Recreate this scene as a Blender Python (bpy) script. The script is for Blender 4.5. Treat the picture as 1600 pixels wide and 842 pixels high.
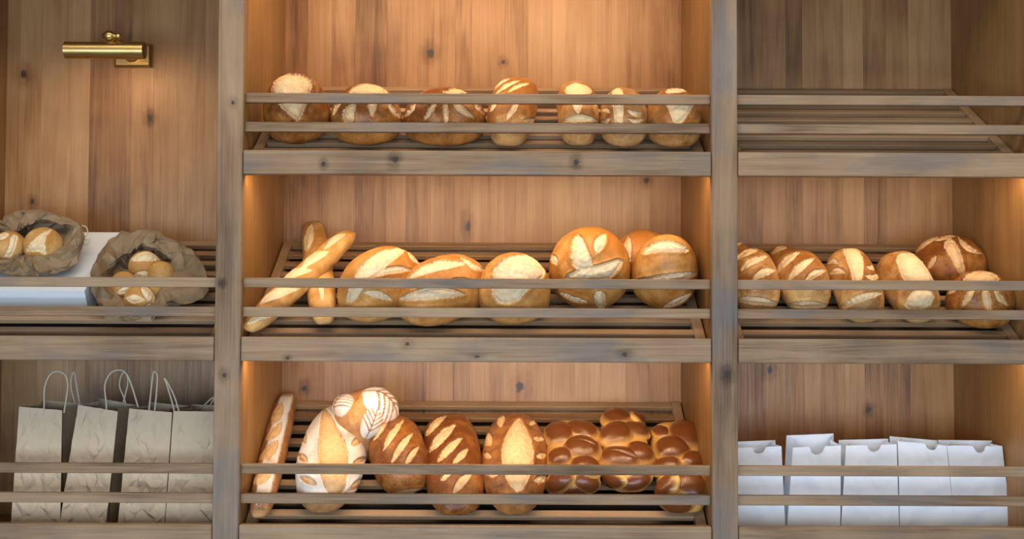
import bpy, math, random
import numpy as np
from mathutils import Matrix, Vector

# ---------------------------------------------------------------- scene clear
for o in list(bpy.data.objects):
    bpy.data.objects.remove(o, do_unlink=True)
scene = bpy.context.scene
col = scene.collection

# ---------------------------------------------------------------- camera
# X runs along the shelves, Y into them (0 = front of the face frame), Z up (0 = eye height)
CAM_DIST, FOCAL = 2.1, 1750.0
PITCH, ROLL = math.radians(1.78), math.radians(0.24)
W, H = 1600, 842
def _rx(a):
    c, s = math.cos(a), math.sin(a)
    return np.array([[1, 0, 0], [0, c, -s], [0, s, c]])
def _rz(a):
    c, s = math.cos(a), math.sin(a)
    return np.array([[c, -s, 0], [s, c, 0], [0, 0, 1]])
CAM_R = _rx(math.pi / 2 + PITCH) @ _rz(ROLL)
CAM_P = np.array([0.0, -CAM_DIST, 0.0])
cam_data = bpy.data.cameras.new('camera')
cam_data.sensor_width = 36.0
cam_data.lens = 36.0 * FOCAL / W
cam_data.clip_start = 0.05
cam = bpy.data.objects.new('camera', cam_data)
col.objects.link(cam)
cam.matrix_world = Matrix.Translation(CAM_P) @ Matrix(CAM_R.tolist()).to_4x4()
scene.camera = cam

# ---------------------------------------------------------------- world, room light, exposure
scene.view_settings.view_transform = 'Standard'
scene.view_settings.look = 'None'
scene.view_settings.gamma = 1.0
scene.view_settings.use_curve_mapping = False
scene.view_settings.exposure = 0.35
world = bpy.data.worlds.new('shop_room_light')
scene.world = world
world.use_nodes = True
bg = world.node_tree.nodes['Background']
bg.inputs[0].default_value = (0.92, 0.94, 1.0, 1)
bg.inputs[1].default_value = 0.22
def area(name, loc, target, sx, sy, power, colour, parent=None):
    l = bpy.data.lights.new(name, 'AREA')
    l.shape = 'RECTANGLE'; l.size = sx; l.size_y = sy
    l.energy = power; l.color = colour
    o = bpy.data.objects.new(name, l)
    col.objects.link(o)
    o.location = loc
    d = Vector(target) - Vector(loc)
    o.rotation_euler = d.to_track_quat('-Z', 'Y').to_euler()
    if parent: o.parent = parent
    return o
# shop windows behind the camera (cool daylight) and the ceiling lights of the shop (warm white)
area('shop_window_light', (-0.2, -3.3, -0.40), (0, 0, -0.15), 4.4, 1.1, 80, (0.68, 0.84, 1.0))
area('shop_ceiling_light', (-0.1, -1.35, 1.75), (0, 0.2, 0.1), 3.0, 0.6, 23, (1.0, 0.82, 0.60))

# ---------------------------------------------------------------- measuring helpers
def ray(px, py):
    d = np.array([(px - W / 2) / FOCAL, -(py - H / 2) / FOCAL, -1.0])
    return CAM_R @ d
def at(px, py, Y):
    d = ray(px, py)
    return CAM_P + d * ((Y - CAM_P[1]) / d[1])
def project(P):
    q = (np.asarray(P) - CAM_P) @ CAM_R
    return np.stack([W / 2 + FOCAL * q[:, 0] / -q[:, 2], H / 2 - FOCAL * q[:, 1] / -q[:, 2]], 1)

# ---------------------------------------------------------------- object helpers
def tag(o, label=None, cat=None, group=None, kind=None):
    if label: o['label'] = label
    if cat: o['category'] = cat
    if group: o['group'] = group
    if kind: o['kind'] = kind
    return o
def empty(name, loc=(0, 0, 0)):
    o = bpy.data.objects.new(name, None)
    o.empty_display_size = 0.05
    col.objects.link(o); o.location = loc
    return o
def link(name, me, parent=None, mat=None):
    o = bpy.data.objects.new(name, me)
    col.objects.link(o)
    if parent is not None:
        o.parent = parent
    if mat: 
        if not me.materials: me.materials.append(mat)
    return o
def mesh(name, verts, faces, smooth=False):
    me = bpy.data.meshes.new(name)
    me.from_pydata([tuple(map(float, v)) for v in verts], [], [tuple(map(int, f)) for f in faces])
    me.update()
    if smooth:
        me.polygons.foreach_set('use_smooth', [True] * len(me.polygons))
    return me
def box_data(x0, x1, y0, y1, z0, z1, c=0.0012):
    """box with small chamfers"""
    import itertools
    V, idx = [], {}
    lo, hi = (x0, y0, z0), (x1, y1, z1)
    for s in itertools.product((0, 1), repeat=3):
        for ax in range(3):
            p = []
            for k in range(3):
                e = hi[k] if s[k] else lo[k]
                if k != ax: e += -c if s[k] else c
                p.append(e)
            idx[(s, ax)] = len(V); V.append(p)
    F = []
    ctr = np.array([(x0 + x1) / 2, (y0 + y1) / 2, (z0 + z1) / 2])
    def add(f):
        P = np.array([V[i] for i in f])
        n = np.cross(P[1] - P[0], P[2] - P[0])
        if np.dot(n, P.mean(0) - ctr) < 0: f = f[::-1]
        F.append(f)
    for ax in range(3):
        o = [k for k in range(3) if k != ax]
        for v in (0, 1):
            def S(i, j):
                s = [0, 0, 0]; s[ax] = v; s[o[0]] = i; s[o[1]] = j
                return idx[(tuple(s), ax)]
            add([S(0, 0), S(1, 0), S(1, 1), S(0, 1)])
        for i in (0, 1):
            for j in (0, 1):
                s0 = [0, 0, 0]; s0[o[0]] = i; s0[o[1]] = j
                s1 = list(s0); s1[ax] = 1
                s0, s1 = tuple(s0), tuple(s1)
                add([idx[(s0, o[0])], idx[(s1, o[0])], idx[(s1, o[1])], idx[(s0, o[1])]])
    for s in itertools.product((0, 1), repeat=3):
        add([idx[(s, 0)], idx[(s, 1)], idx[(s, 2)]])
    return V, F
def box(name, x0, x1, y0, y1, z0, z1, mat, parent=None, c=0.0012):
    """a box whose origin sits at its own centre-bottom"""
    cx, cy = (x0 + x1) / 2, (y0 + y1) / 2
    V, F = box_data(x0 - cx, x1 - cx, y0 - cy, y1 - cy, 0, z1 - z0, c)
    o = link(name, mesh(name, V, F), parent, mat)
    base = parent.matrix_world.inverted() if parent is not None else Matrix()
    o.location = (cx, cy, z0) if parent is None else Vector((cx, cy, z0)) - parent.location
    return o
def tube_data(path, radius, seg=10, closed_ends=True):
    P = np.array(path, float); n = len(P)
    T = np.gradient(P, axis=0); T /= np.linalg.norm(T, axis=1)[:, None] + 1e-12
    up = np.array([0, 0, 1.0]) if abs(T[0][2]) < .9 else np.array([1.0, 0, 0])
    V, F = [], []
    u = np.cross(up, T[0]); u /= np.linalg.norm(u)
    rr = radius if hasattr(radius, '__len__') else [radius] * n
    for i in range(n):
        u = u - T[i] * np.dot(u, T[i]); u /= np.linalg.norm(u)
        w = np.cross(T[i], u)
        for k in range(seg):
            a = 2 * math.pi * k / seg
            V.append(P[i] + rr[i] * (math.cos(a) * u + math.sin(a) * w))
    for i in range(n - 1):
        for k in range(seg):
            a, b = i * seg + k, i * seg + (k + 1) % seg
            F.append((a, b, b + seg, a + seg))
    if closed_ends:
        F.append(tuple(range(seg))[::-1]); F.append(tuple((n - 1) * seg + k for k in range(seg)))
    return V, F
def spline(pts, n=40):
    """Catmull-Rom through the points"""
    P = np.array(pts, float)
    P = np.vstack([2 * P[0] - P[1], P, 2 * P[-1] - P[-2]])
    out = []
    m = len(P) - 3
    for t in np.linspace(0, m - 1e-6, n):
        i = int(t); f = t - i
        a, b, c, d = P[i], P[i + 1], P[i + 2], P[i + 3]
        out.append(.5 * (2 * b + (c - a) * f + (2 * a - 5 * b + 4 * c - d) * f * f + (3 * b - a - 3 * c + d) * f ** 3))
    return np.array(out)
def lathe_data(profile, seg=32):
    """profile of (radius, z)"""
    V, F = [], []
    for r, z in profile:
        for k in range(seg):
            a = 2 * math.pi * k / seg
            V.append((r * math.cos(a), r * math.sin(a), z))
    for i in range(len(profile) - 1):
        for k in range(seg):
            a, b = i * seg + k, i * seg + (k + 1) % seg
            F.append((a, b, b + seg, a + seg))
    F.append(tuple(range(seg))[::-1]); F.append(tuple((len(profile) - 1) * seg + k for k in range(seg)))
    return V, F
def fbm(P, freq, seed, octaves=3):
    rng = np.random.RandomState(seed)
    out = np.zeros(len(P)); amp = 1.0; tot = 0
    for o in range(octaves):
        k = rng.normal(size=(3, 9)) * freq
        ph = rng.uniform(0, 6.28, 9)
        out += amp * np.sin(P @ k + ph).sum(1) / 3.0
        tot += amp; amp *= .5; freq *= 2.1
    return out / tot
def sstep(x, a, b):
    t = np.clip((x - a) / (b - a), 0, 1)
    return t * t * (3 - 2 * t)

# ---------------------------------------------------------------- materials
class NT:
    def __init__(self, name):
        self.m = bpy.data.materials.new(name); self.m.use_nodes = True
        self.t = self.m.node_tree; self.b = self.t.nodes['Principled BSDF']
    def n(self, kind, **kw):
        x = self.t.nodes.new(kind)
        for k, v in kw.items(): setattr(x, k, v)
        return x
    def put(self, sock, v):
        if isinstance(v, bpy.types.NodeSocket): self.t.links.new(v, sock)
        elif v is not None:
            if hasattr(v, '__len__') and len(v) == 3 and sock.type == 'RGBA': v = (*v, 1)
            sock.default_value = v
    def math(self, op, a, b=None, c=None, clamp=False):
        x = self.n('ShaderNodeMath', operation=op, use_clamp=clamp)
        for i, v in enumerate((a, b, c)):
            if v is not None: self.put(x.inputs[i], v)
        return x.outputs[0]
    def vmath(self, op, a, b=None):
        x = self.n('ShaderNodeVectorMath', operation=op)
        self.put(x.inputs[0], a)
        if b is not None: self.put(x.inputs[1], b)
        return x.outputs['Value'] if op in ('LENGTH', 'DISTANCE', 'DOT_PRODUCT') else x.outputs[0]
    def noise(self, vec, scale, detail=3, rough=.55, dist=0.0):
        x = self.n('ShaderNodeTexNoise')
        self.put(x.inputs['Vector'], vec); x.inputs['Scale'].default_value = scale
        x.inputs['Detail'].default_value = detail; x.inputs['Roughness'].default_value = rough
        x.inputs['Distortion'].default_value = dist
        return x.outputs['Fac']
    def ramp(self, fac, stops, interp='LINEAR'):
        x = self.n('ShaderNodeValToRGB'); self.put(x.inputs[0], fac)
        e = x.color_ramp.elements; x.color_ramp.interpolation = interp
        while len(e) < len(stops): e.new(.5)
        for i, (p, c) in enumerate(stops):
            e[i].position = p
            e[i].color = (c, c, c, 1) if not hasattr(c, '__len__') else (*c, 1)
        return x.outputs[0]
    def mix(self, fac, a, b, mode='MIX'):
        x = self.n('ShaderNodeMix', data_type='RGBA', blend_type=mode)
        self.put(x.inputs[0], fac); self.put(x.inputs[6], a); self.put(x.inputs[7], b)
        return x.outputs[2]
    def remap(self, v, a, b, c=0., d=1., smooth=True):
        x = self.n('ShaderNodeMapRange', interpolation_type='SMOOTHSTEP' if smooth else 'LINEAR')
        self.put(x.inputs[0], v)
        for i, q in enumerate((a, b, c, d)): x.inputs[i + 1].default_value = q
        return x.outputs[0]
    def bump(self, h, strength, dist=.001):
        x = self.n('ShaderNodeBump'); self.put(x.inputs['Height'], h)
        x.inputs['Strength'].default_value = strength; x.inputs['Distance'].default_value = dist
        self.t.links.new(x.outputs[0], self.b.inputs['Normal'])
    def pos(self): return self.n('ShaderNodeNewGeometry').outputs['Position']
    def rnd(self): return self.n('ShaderNodeObjectInfo').outputs['Random']

def wood(name, stops, axis, tone=.25, knots=(), stain=None, rough=.45, streak=1.0, spec=.32):
    """stained alder: fine fibres, broad cathedral bands, blotches, knots (x, z, rx, rz in metres)"""
    k = NT(name)
    P = k.pos(); r = k.rnd()
    off = k.n('ShaderNodeCombineXYZ')
    for i, f in enumerate((17.3, 9.1, 23.7)): k.put(off.inputs[i], k.math('MULTIPLY', r, f))
    Q = k.vmath('ADD', P, off.outputs[0])
    sc = {'Z': ((85, 85, 2.4), (13, 13, .9)), 'X': ((2.6, 70, 95), (1.5, 14, 34)), 'Y': ((70, 2.2, 70), (10, .9, 10))}[axis]
    # knots push the grain aside
    core = None; halo = None
    for (x, z, rx, rz) in knots:
        d = k.vmath('LENGTH', k.vmath('MULTIPLY', k.vmath('SUBTRACT', P, (x, 0, z)), (1 / rx, 0, 1 / rz)))
        core = d if core is None else k.math('MINIMUM', core, d)
    if core is not None:
        wob = k.math('MULTIPLY', k.math('SUBTRACT', k.noise(P, 75, 3, .6), .5), 2.2)
        dd = k.math('ADD', core, wob)
        halo = k.remap(dd, 0.8, 4.2, 1, 0)
        kn = k.remap(dd, .55, 1.15, 1, 0)
        ring = k.math('MULTIPLY', k.math('SINE', k.math('MULTIPLY', dd, 5.0)), halo)
    fib = k.noise(k.vmath('MULTIPLY', Q, sc[0]), 3.0, 5, .6)
    band = k.noise(k.vmath('MULTIPLY', Q, sc[1]), 1.5, 4, .6, 1.6)
    blot = k.noise(Q, 5.0, 3, .5)
    v = k.math('ADD', k.math('MULTIPLY', fib, .30 * streak), k.math('ADD', k.math('MULTIPLY', band, .52), k.math('MULTIPLY', blot, .46)))
    v = k.math('ADD', v, k.math('MULTIPLY', k.math('SUBTRACT', r, .5), tone))
    if core is not None:
        v = k.math('ADD', v, k.math('MULTIPLY', ring, .012))
        v = k.math('SUBTRACT', v, k.math('MULTIPLY', halo, .16))
    c = k.ramp(v, stops)
    if stain is not None:
        st = k.noise(k.vmath('MULTIPLY', Q, {'Z': (9, 9, 5), 'X': (5, 9, 14), 'Y': (9, 5, 9)}[axis]), 1.0, 4, .55)
        c = k.mix(k.math('MULTIPLY', k.remap(st, .48, .68), stain[1]), c, stain[0])
    if core is not None:
        c = k.mix(k.math('MULTIPLY', kn, .88), c, (.030, .024, .022))
    k.put(k.b.inputs['Base Color'], c)
    k.put(k.b.inputs['Roughness'], k.remap(fib, .3, .7, rough + .08, rough - .06))
    k.b.inputs['Specular IOR Level'].default_value = spec
    k.bump(fib, .25, .0006)
    return k.m
def KN(px, py, r, Y=0.0, asp=1.3):
    p = at(px, py, Y)
    s = r * (CAM_DIST + Y) / FOCAL
    return (p[0], p[2], s, s * asp)

BACK_Y = 0.385
WARM = [(.36, (.100, .040, .012)), (.48, (.225, .102, .036)), (.62, (.340, .172, .066)), (.82, (.440, .248, .108))]
SIDE = [(.32, (.120, .052, .014)), (.50, (.215, .105, .032)), (.64, (.280, .145, .050)), (.84, (.360, .200, .078))]
GREY = [(.36, (.066, .038, .020)), (.48, (.168, .101, .053)), (.60, (.270, .171, .096)), (.80, (.385, .258, .155))]  # same alder as the panels, cool daylight on the frame greyed into it
M = {}
M['back_wood'] = wood('back_panel_alder', WARM, 'Z', .22, rough=.40, streak=.9, spec=.38, knots=[
    KN(37, 116, 5.5, BACK_Y), KN(234, 184, 4, BACK_Y), KN(672, 83, 5.5, BACK_Y), KN(786, 97, 3, BACK_Y), KN(731, 354, 4.5, BACK_Y, 2.2),
    KN(1203, 578, 5, BACK_Y), KN(812, 604, 6, BACK_Y, 1.8), KN(475, 606, 4, BACK_Y), KN(1357, 640, 3.5, BACK_Y), KN(50, 315, 3.5, BACK_Y), KN(1010, 281, 4, BACK_Y)])
M['side_wood'] = wood('side_panel_alder', SIDE, 'Z', .16, rough=.42, streak=.8)
M['frame_v'] = wood('face_frame_alder_upright', GREY, 'Z', .10, stain=((.135, .142, .160), .55), rough=.58, streak=.9, knots=[
    KN(1136, 585, 5), KN(347, 442, 2.5), KN(350, 586, 3.5), KN(364, 160, 3)])
M['frame_h'] = wood('face_frame_alder_rail', GREY, 'X', .14, stain=((.130, .128, .135), .5), rough=.58, streak=.9, knots=[
    KN(617, 249, 4.5), KN(636, 537, 4.5, 0, .8), KN(449, 559, 3, 0, .8), KN(976, 554, 5, 0, .7), KN(745, 557, 5, 0, .35), KN(505, 256, 3), KN(900, 253, 4)])
M['slat_wood'] = wood('slat_alder', [(.3, (.15, .085, .045)), (.55, (.27, .165, .09)), (.8, (.37, .24, .14))], 'X', .30, rough=.45)
M['slat_side'] = wood('slat_frame_alder', [(.3, (.15, .085, .045)), (.55, (.27, .165, .09)), (.8, (.37, .24, .14))], 'Y', .2, rough=.45)
def plain(name, c, rough=.5, metal=0.0, spec=.5, emit=None, strength=0):
    k = NT(name)
    k.put(k.b.inputs['Base Color'], c)
    k.b.inputs['Roughness'].default_value = rough; k.b.inputs['Metallic'].default_value = metal
    k.b.inputs['Specular IOR Level'].default_value = spec
    if emit:
        k.put(k.b.inputs['Emission Color'], emit); k.b.inputs['Emission Strength'].default_value = strength
    return k.m
M['alu'] = plain('led_channel_aluminium', (.6, .6, .6), .4, 1)
M['led'] = plain('led_diffuser', (.9, .85, .75), .5, emit=(1, .72, .42), strength=4)
M['dark_board'] = plain('tray_backing_gap_shade', (.045, .032, .024), .6)  # near-black colour puts the shade of the slat gaps into the board
def brass():
    k = NT('brushed_brass')
    P = k.pos()
    n = k.noise(k.vmath('MULTIPLY', P, (6, 300, 300)), 3, 3)
    k.put(k.b.inputs['Base Color'], k.mix(n, (.50, .34, .12), (.66, .47, .19)))
    k.b.inputs['Metallic'].default_value = 1
    k.put(k.b.inputs['Roughness'], k.remap(n, .2, .8, .24, .40))
    return k.m
M['brass'] = brass()
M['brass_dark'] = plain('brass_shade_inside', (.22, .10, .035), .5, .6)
M['bulb'] = plain('lamp_bulb_glow', (1, .9, .7), .4, emit=(1, .66, .32), strength=10)
def paper(name, c1, c2, rough=.75, bump=.45):
    k = NT(name)
    P = k.pos()
    n = k.noise(P, 18, 4, .6); f = k.noise(P, 900, 2)
    c = k.mix(n, c1, c2)
    k.put(k.b.inputs['Base Color'], c)
    k.b.inputs['Roughness'].default_value = rough
    k.b.inputs['Specular IOR Level'].default_value = .25
    k.bump(k.math('ADD', k.math('MULTIPLY', k.noise(P, 45, 4, .6, .6), 1.0), k.math('MULTIPLY', f, .05)), bump, .006)
    return k.m
M['kraft'] = paper('kraft_paper', (.52, .41, .285), (.62, .50, .36))
M['kraft_dark'] = paper('kraft_brown_and_gusset_shade', (.24, .170, .100), (.33, .24, .15))
M['twine'] = plain('twisted_paper_cord', (.52, .45, .34), .8)
M['white_paper'] = paper('white_bag_paper', (.60, .70, .84), (.66, .75, .88), .6, .12)  # white paper, with the blue of the daylight put into its colour
M['box_white'] = plain('white_cardboard', (.78, .83, .88), .55)  # white card, tinted slightly blue in place of cool daylight
def bread_mat(name, dark, light, crumb, rough=.5, coat=0.0, speck=.5, blotch=1.5):
    k = NT(name)
    a = k.n('ShaderNodeAttribute', attribute_name='bake').outputs['Color']
    s = k.n('ShaderNodeSeparateColor'); k.put(s.inputs[0], a)
    co = k.n('ShaderNodeTexCoord').outputs['Object']
    n1 = k.noise(co, 45, 5, .62); n2 = k.noise(co, 260, 3, .6); n3 = k.noise(co, 110, 4, .65)
    b = k.math('ADD', s.outputs[2], k.math('MULTIPLY', k.math('SUBTRACT', n1, .5), blotch))
    b = k.math('ADD', b, k.math('MULTIPLY', k.math('SUBTRACT', n2, .5), speck))
    mid = tuple(.5 * (x + y) for x, y in zip(dark, light))
    c = k.ramp(b, [(.05, light), (.45, mid), (.85, dark)])
    cr = k.mix(k.remap(n3, .38, .72), crumb, tuple(.55 * x + .45 * y for x, y in zip(crumb, light)))
    cr = k.mix(k.remap(n1, .52, .78), cr, tuple(.45 * x + .55 * y for x, y in zip(crumb, light)))
    c = k.mix(k.remap(s.outputs[0], .25, .75), c, cr)
    fl = k.math('MULTIPLY', s.outputs[1], k.remap(k.math('ADD', s.outputs[1], k.math('MULTIPLY', k.math('SUBTRACT', n2, .5), 1.6)), .25, .75), clamp=True)
    c = k.mix(fl, c, (.80, .77, .73))
    k.put(k.b.inputs['Base Color'], c)
    k.put(k.b.inputs['Roughness'], k.mix(s.outputs[0], (rough,) * 3, (.7,) * 3))
    k.b.inputs['Specular IOR Level'].default_value = .35
    k.b.inputs['Coat Weight'].default_value = coat; k.b.inputs['Coat Roughness'].default_value = .25
    k.bump(k.math('ADD', k.math('MULTIPLY', n3, .8), k.math('MULTIPLY', n2, .35)), .35, .0025)
    return k.m
B = {
 'dark': bread_mat('dark_baked_crust', (.190, .058, .011), (.55, .245, .058), (.74, .52, .28), .36),
 'mid': bread_mat('golden_brown_crust', (.30, .108, .020), (.70, .420, .160), (.78, .59, .35), .42),
 'gold': bread_mat('golden_crust', (.40, .155, .028), (.67, .370, .115), (.80, .64, .42), .42),
 'pale': bread_mat('pale_golden_crust', (.52, .250, .062), (.76, .50, .20), (.82, .66, .42), .5),
 'rust': bread_mat('russet_crust', (.165, .050, .012), (.52, .210, .050), (.76, .55, .31), .38, speck=1.1),
 'egg': bread_mat('egg_washed_crust', (.150, .045, .012), (.72, .40, .11), (.86, .62, .25), .25, .4, .12, .35),
 'flour': bread_mat('floury_crust', (.30, .125, .045), (.56, .30, .12), (.75, .51, .26), .55),
}
# ---------------------------------------------------------------- shelving: sizes
ROWS = [float(at(800, y, 0)[2]) for y in (235.8, 527.8, 822.0)]      # top edge of each fascia board
STEP = ROWS[0] - ROWS[1]
TOPROW = float(at(800, -75, 0)[2]) + .115
FAS_H = 0.0455
TRAY_BACK = [float(at(800, y, BACK_Y)[2]) for y in (135.5, 377.5, 625.0)]
XP = {'a': (-1.177, -1.129), 'b': (-.5565, -.5085), 'c': (.3755, .4235), 'd': (.979, 1.027)}   # posts
BOT, TOP = ROWS[2] - .075, TOPROW + .05
def tray_frame(row):
    """point on the tray's slat tops at the front, unit vector up the slope, unit normal"""
    p0 = np.array([0, .022, ROWS[row] - .018]); p1 = np.array([0, BACK_Y - .004, TRAY_BACK[row]])
    s = p1 - p0; L = np.linalg.norm(s); s /= L
    return p0, s, np.array([0, -s[2], s[1]]), L
def on_tray(px, py, row, off):
    """where the sight line meets the plane lying 'off' above the tray"""
    p0, s, n, L = tray_frame(row)
    d = ray(px, py); q = p0 + n * off
    return CAM_P + d * (np.dot(q - CAM_P, n) / np.dot(d, n))

# ---------------------------------------------------------------- the shop wall behind the shelving
k_ = NT('painted_plaster'); P_ = k_.pos()
k_.put(k_.b.inputs['Base Color'], k_.mix(k_.noise(P_, 3, 4), (.50, .47, .43), (.56, .53, .49)))
k_.b.inputs['Roughness'].default_value = .8; k_.bump(k_.noise(P_, 160, 3), .15, .001)
w_ = box('wall_back', -3.2, 3.2, BACK_Y + .020, BACK_Y + .12, -1.3, 1.5, k_.m)
f_ = box('floor', -3.2, 3.2, -4.6, BACK_Y + .02, -1.4, -1.3, plain('shop_floor_concrete', (.16, .15, .14), .6))
tag(f_, 'plain grey shop floor below the shelving', None, None, 'structure')
tag(w_, 'plain painted shop wall behind the wooden shelving', None, None, 'structure')

# ---------------------------------------------------------------- posts of the face frame
post_labels = {'a': 'wooden face-frame post at the far left end of the shelving beside the brass lamp',
               'b': 'grey-brown wooden post between the brass lamp wall and the middle bread shelves',
               'c': 'grey-brown wooden post with a blue-grey knot between the middle and right shelves',
               'd': 'wooden face-frame post at the far right end of the shelving by the empty tray'}
for q, (x0, x1) in XP.items():
    o = box('shelving_post', x0, x1, 0, .020, BOT, TOP, M['frame_v'], None, .0015)
    tag(o, post_labels[q], 'post', 'upright posts of the shelving')

# ---------------------------------------------------------------- three shelving units
def shelving_unit(x0, x1, joints, rows, label, led_rows, flat_bottom):
    r = empty('shelving_unit', ((x0 + x1) / 2, .02, BOT))
    tag(r, label, 'shelving', 'bread shelving units')
    t = .018
    for xa, xb in ((x0 - t, x0), (x1, x1 + t)):
        box('side_panel', xa, xb, .0205, BACK_Y + .012, BOT, TOP, M['side_wood'], r)
    xs = [x0] + list(joints) + [x1]
    rng = random.Random(int(x0 * 1000))
    for i in range(len(xs) - 1):
        dy = rng.uniform(0, .0003)
        box('plank', xs[i] + .00003, xs[i + 1] - .00003, BACK_Y + dy, BACK_Y + .012 + dy, BOT, TOP, M['back_wood'], r, .00025)
    box('top_board', x0, x1, .021, BACK_Y - .001, TOPROW - FAS_H + .02, TOPROW - .004, M['side_wood'], r)
    for z in [TOPROW] + [ROWS[i] for i in rows]:
        box('fascia_board', x0 + .0015, x1 - .0015, .0006, .0196, z - FAS_H, z, M['frame_h'], r, .0015)
    for i in rows:
        z = ROWS[i]
        for dz in (.111, .0558):
            box('guard_rail', x0 + .0004, x1 - .0004, .0160, .0285, z + dz - .0185, z + dz, M['frame_h'], r, .001)
    for i, power in led_rows:
        z = (TOPROW if i == 0 else ROWS[i - 1]) - FAS_H
        ch = box('led_strip', x0 + .01, x1 - .01, .0205, .034, z + .006, z + .013, M['alu'], r, .0005)
        V, F = box_data(-(x1 - x0) / 2 + .012, (x1 - x0) / 2 - .012, -.0045, .0045, -.001, .0005, .0002)
        d = link('diffuser', mesh('diffuser', V, F), ch, M['led'])
        area('led_light', ((x0 + x1) / 2, .029, z + .004), ((x0 + x1) / 2, .26, z - .2), x1 - x0 - .03, .008, power, (1.0, .66, .36), None)
    if flat_bottom:
        box('shelf_board', x0, x1, .0205, BACK_Y - .0005, ROWS[2] - .072, ROWS[2] - .054, M['side_wood'], r)
    return r
def bj(*px):   # joints between the planks of a back panel
    return [float(at(p, 300, BACK_Y)[0]) for p in px]
shelving_unit(XP['a'][1], XP['b'][0], bj(28, 62, 103, 138, 203, 238, 278, 318), (1, 2),
              'left wooden shelving unit with the brass wall lamp and brown paper bags', [], True)
shelving_unit(XP['b'][1], XP['c'][0], bj(478, 516, 553, 603, 634, 668, 710, 735, 788, 824, 862, 899, 939, 978, 1015), (0, 1, 2),
              'middle wooden shelving unit holding three slanted shelves of bread', [(0, 3.9), (1, 2.2), (2, 2.0)], False)
shelving_unit(XP['c'][1], XP['d'][0], bj(1192, 1228, 1254, 1318, 1350, 1385, 1421, 1455, 1478), (0, 1, 2),
              'right wooden shelving unit with an empty top tray and white paper bags below', [(1, .9), (2, .55)], True)

# ---------------------------------------------------------------- slatted trays
def slatted_tray(x0, x1, row, label, seed):
    p0, s, n, L = tray_frame(row)
    r = empty('slatted_tray', (float((x0 + x1) / 2), float(p0[1]), float(p0[2])))
    r.rotation_euler = (math.atan2(s[2], s[1]), 0, 0)
    tag(r, label, 'tray', 'slanted slatted bread trays')
    hw = (x1 - x0) / 2 - .003
    def part(name, a, b, v0, v1, h0, h1, mat, c=.0012):
        V, F = box_data(a, b, v0, v1, h0, h1, c)
        return link(name, mesh(name, V, F), r, mat)
    sw = .020
    for sg in (-1, 1):
        xa, xb = sorted((sg * hw, sg * (hw - sw)))
        part('side_rail', xa, xb, .002, L - .002, -.020, .0, M['slat_side'])
    V, F = box_data(-hw + sw, hw - sw, -.0092, .0092, -.0105, 0, .0012)
    me = mesh('slat', V, F); me.materials.append(M['slat_wood'])
    nsl = 10
    pitch = (L - .026) / (nsl - 1)
    for i in range(nsl):
        o = link('slat', me, r)
        o.location = (0, .013 + i * pitch, -.0006 if i else 0)
    part('backing_board', -hw, hw, .034, L - .004, -.032, -.028, M['dark_board'])
    return r
cx0, cx1 = XP['b'][1], XP['c'][0]
slatted_tray(cx0, cx1, 0, 'slanted slatted wooden tray under the top middle row of loaves', 1)
slatted_tray(cx0, cx1, 1, 'slanted slatted wooden tray under the two crossed baguettes', 2)
slatted_tray(cx0, cx1, 2, 'slanted slatted wooden tray under the braided and floury loaves', 3)
slatted_tray(XP['c'][1], XP['d'][0], 0, 'empty slanted slatted wooden tray at the top right', 4)
slatted_tray(XP['c'][1], XP['d'][0], 1, 'slanted slatted wooden tray under the right-hand loaves above the white bags', 5)
slatted_tray(XP['a'][1], XP['b'][0], 1, 'slanted slatted wooden tray under the white box and open bag of rolls', 6)
# ---------------------------------------------------------------- bread
def cube_sphere(N):
    V, F, key = [], [], {}
    t = np.tan(np.linspace(-math.pi / 4, math.pi / 4, N + 1))
    def vid(p):
        k = tuple(np.round(p, 6))
        if k not in key: key[k] = len(V); V.append(p)
        return key[k]
    for ax in range(3):
        for sg in (-1, 1):
            g = np.zeros((N + 1, N + 1), int)
            for i in range(N + 1):
                for j in range(N + 1):
                    p = [0, 0, 0]; p[ax] = sg; p[(ax + 1) % 3] = t[i]; p[(ax + 2) % 3] = t[j]
                    g[i, j] = vid(p)
            for i in range(N):
                for j in range(N):
                    q = (g[i, j], g[i + 1, j], g[i + 1, j + 1], g[i, j + 1])
                    F.append(q if sg > 0 else q[::-1])
    V = np.array(V); V /= np.linalg.norm(V, axis=1)[:, None]
    return V, np.array(F)
_CS = {}
def CS(N):
    if N not in _CS: _CS[N] = cube_sphere(N)
    return _CS[N]
def loaf_shape(d, a, b, h, n=2.2, mt=2.2, mb=3.5, hb=.32, pan=0.0, point=0.0, dome=0.0):
    x, y, z = np.abs(d).T
    m = np.where(d[:, 2] > 0, mt, mb)
    g = ((x ** n + y ** n) ** (m / n) + z ** m) ** (1 / m)
    q = d / g[:, None]
    tp = 1 + pan * np.minimum(q[:, 2], 0)
    tp = np.where(q[:, 2] < 0, tp, 1)
    w = 1 - point * np.abs(q[:, 1]) ** 2.2
    Z = np.where(q[:, 2] > 0, q[:, 2] * h * (1 - hb) * (1 - dome * q[:, 1] ** 2), q[:, 2] * h * hb) + h * hb
    return np.stack([a * q[:, 0] * tp * w, b * q[:, 1] * (tp * .5 + .5), Z], 1), q
def normals(P, F):
    n = np.zeros_like(P)
    fn = np.cross(P[F[:, 2]] - P[F[:, 0]], P[F[:, 3]] - P[F[:, 1]])
    for k in range(4): np.add.at(n, F[:, k], fn)
    return n / (np.linalg.norm(n, axis=1)[:, None] + 1e-12)
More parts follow.
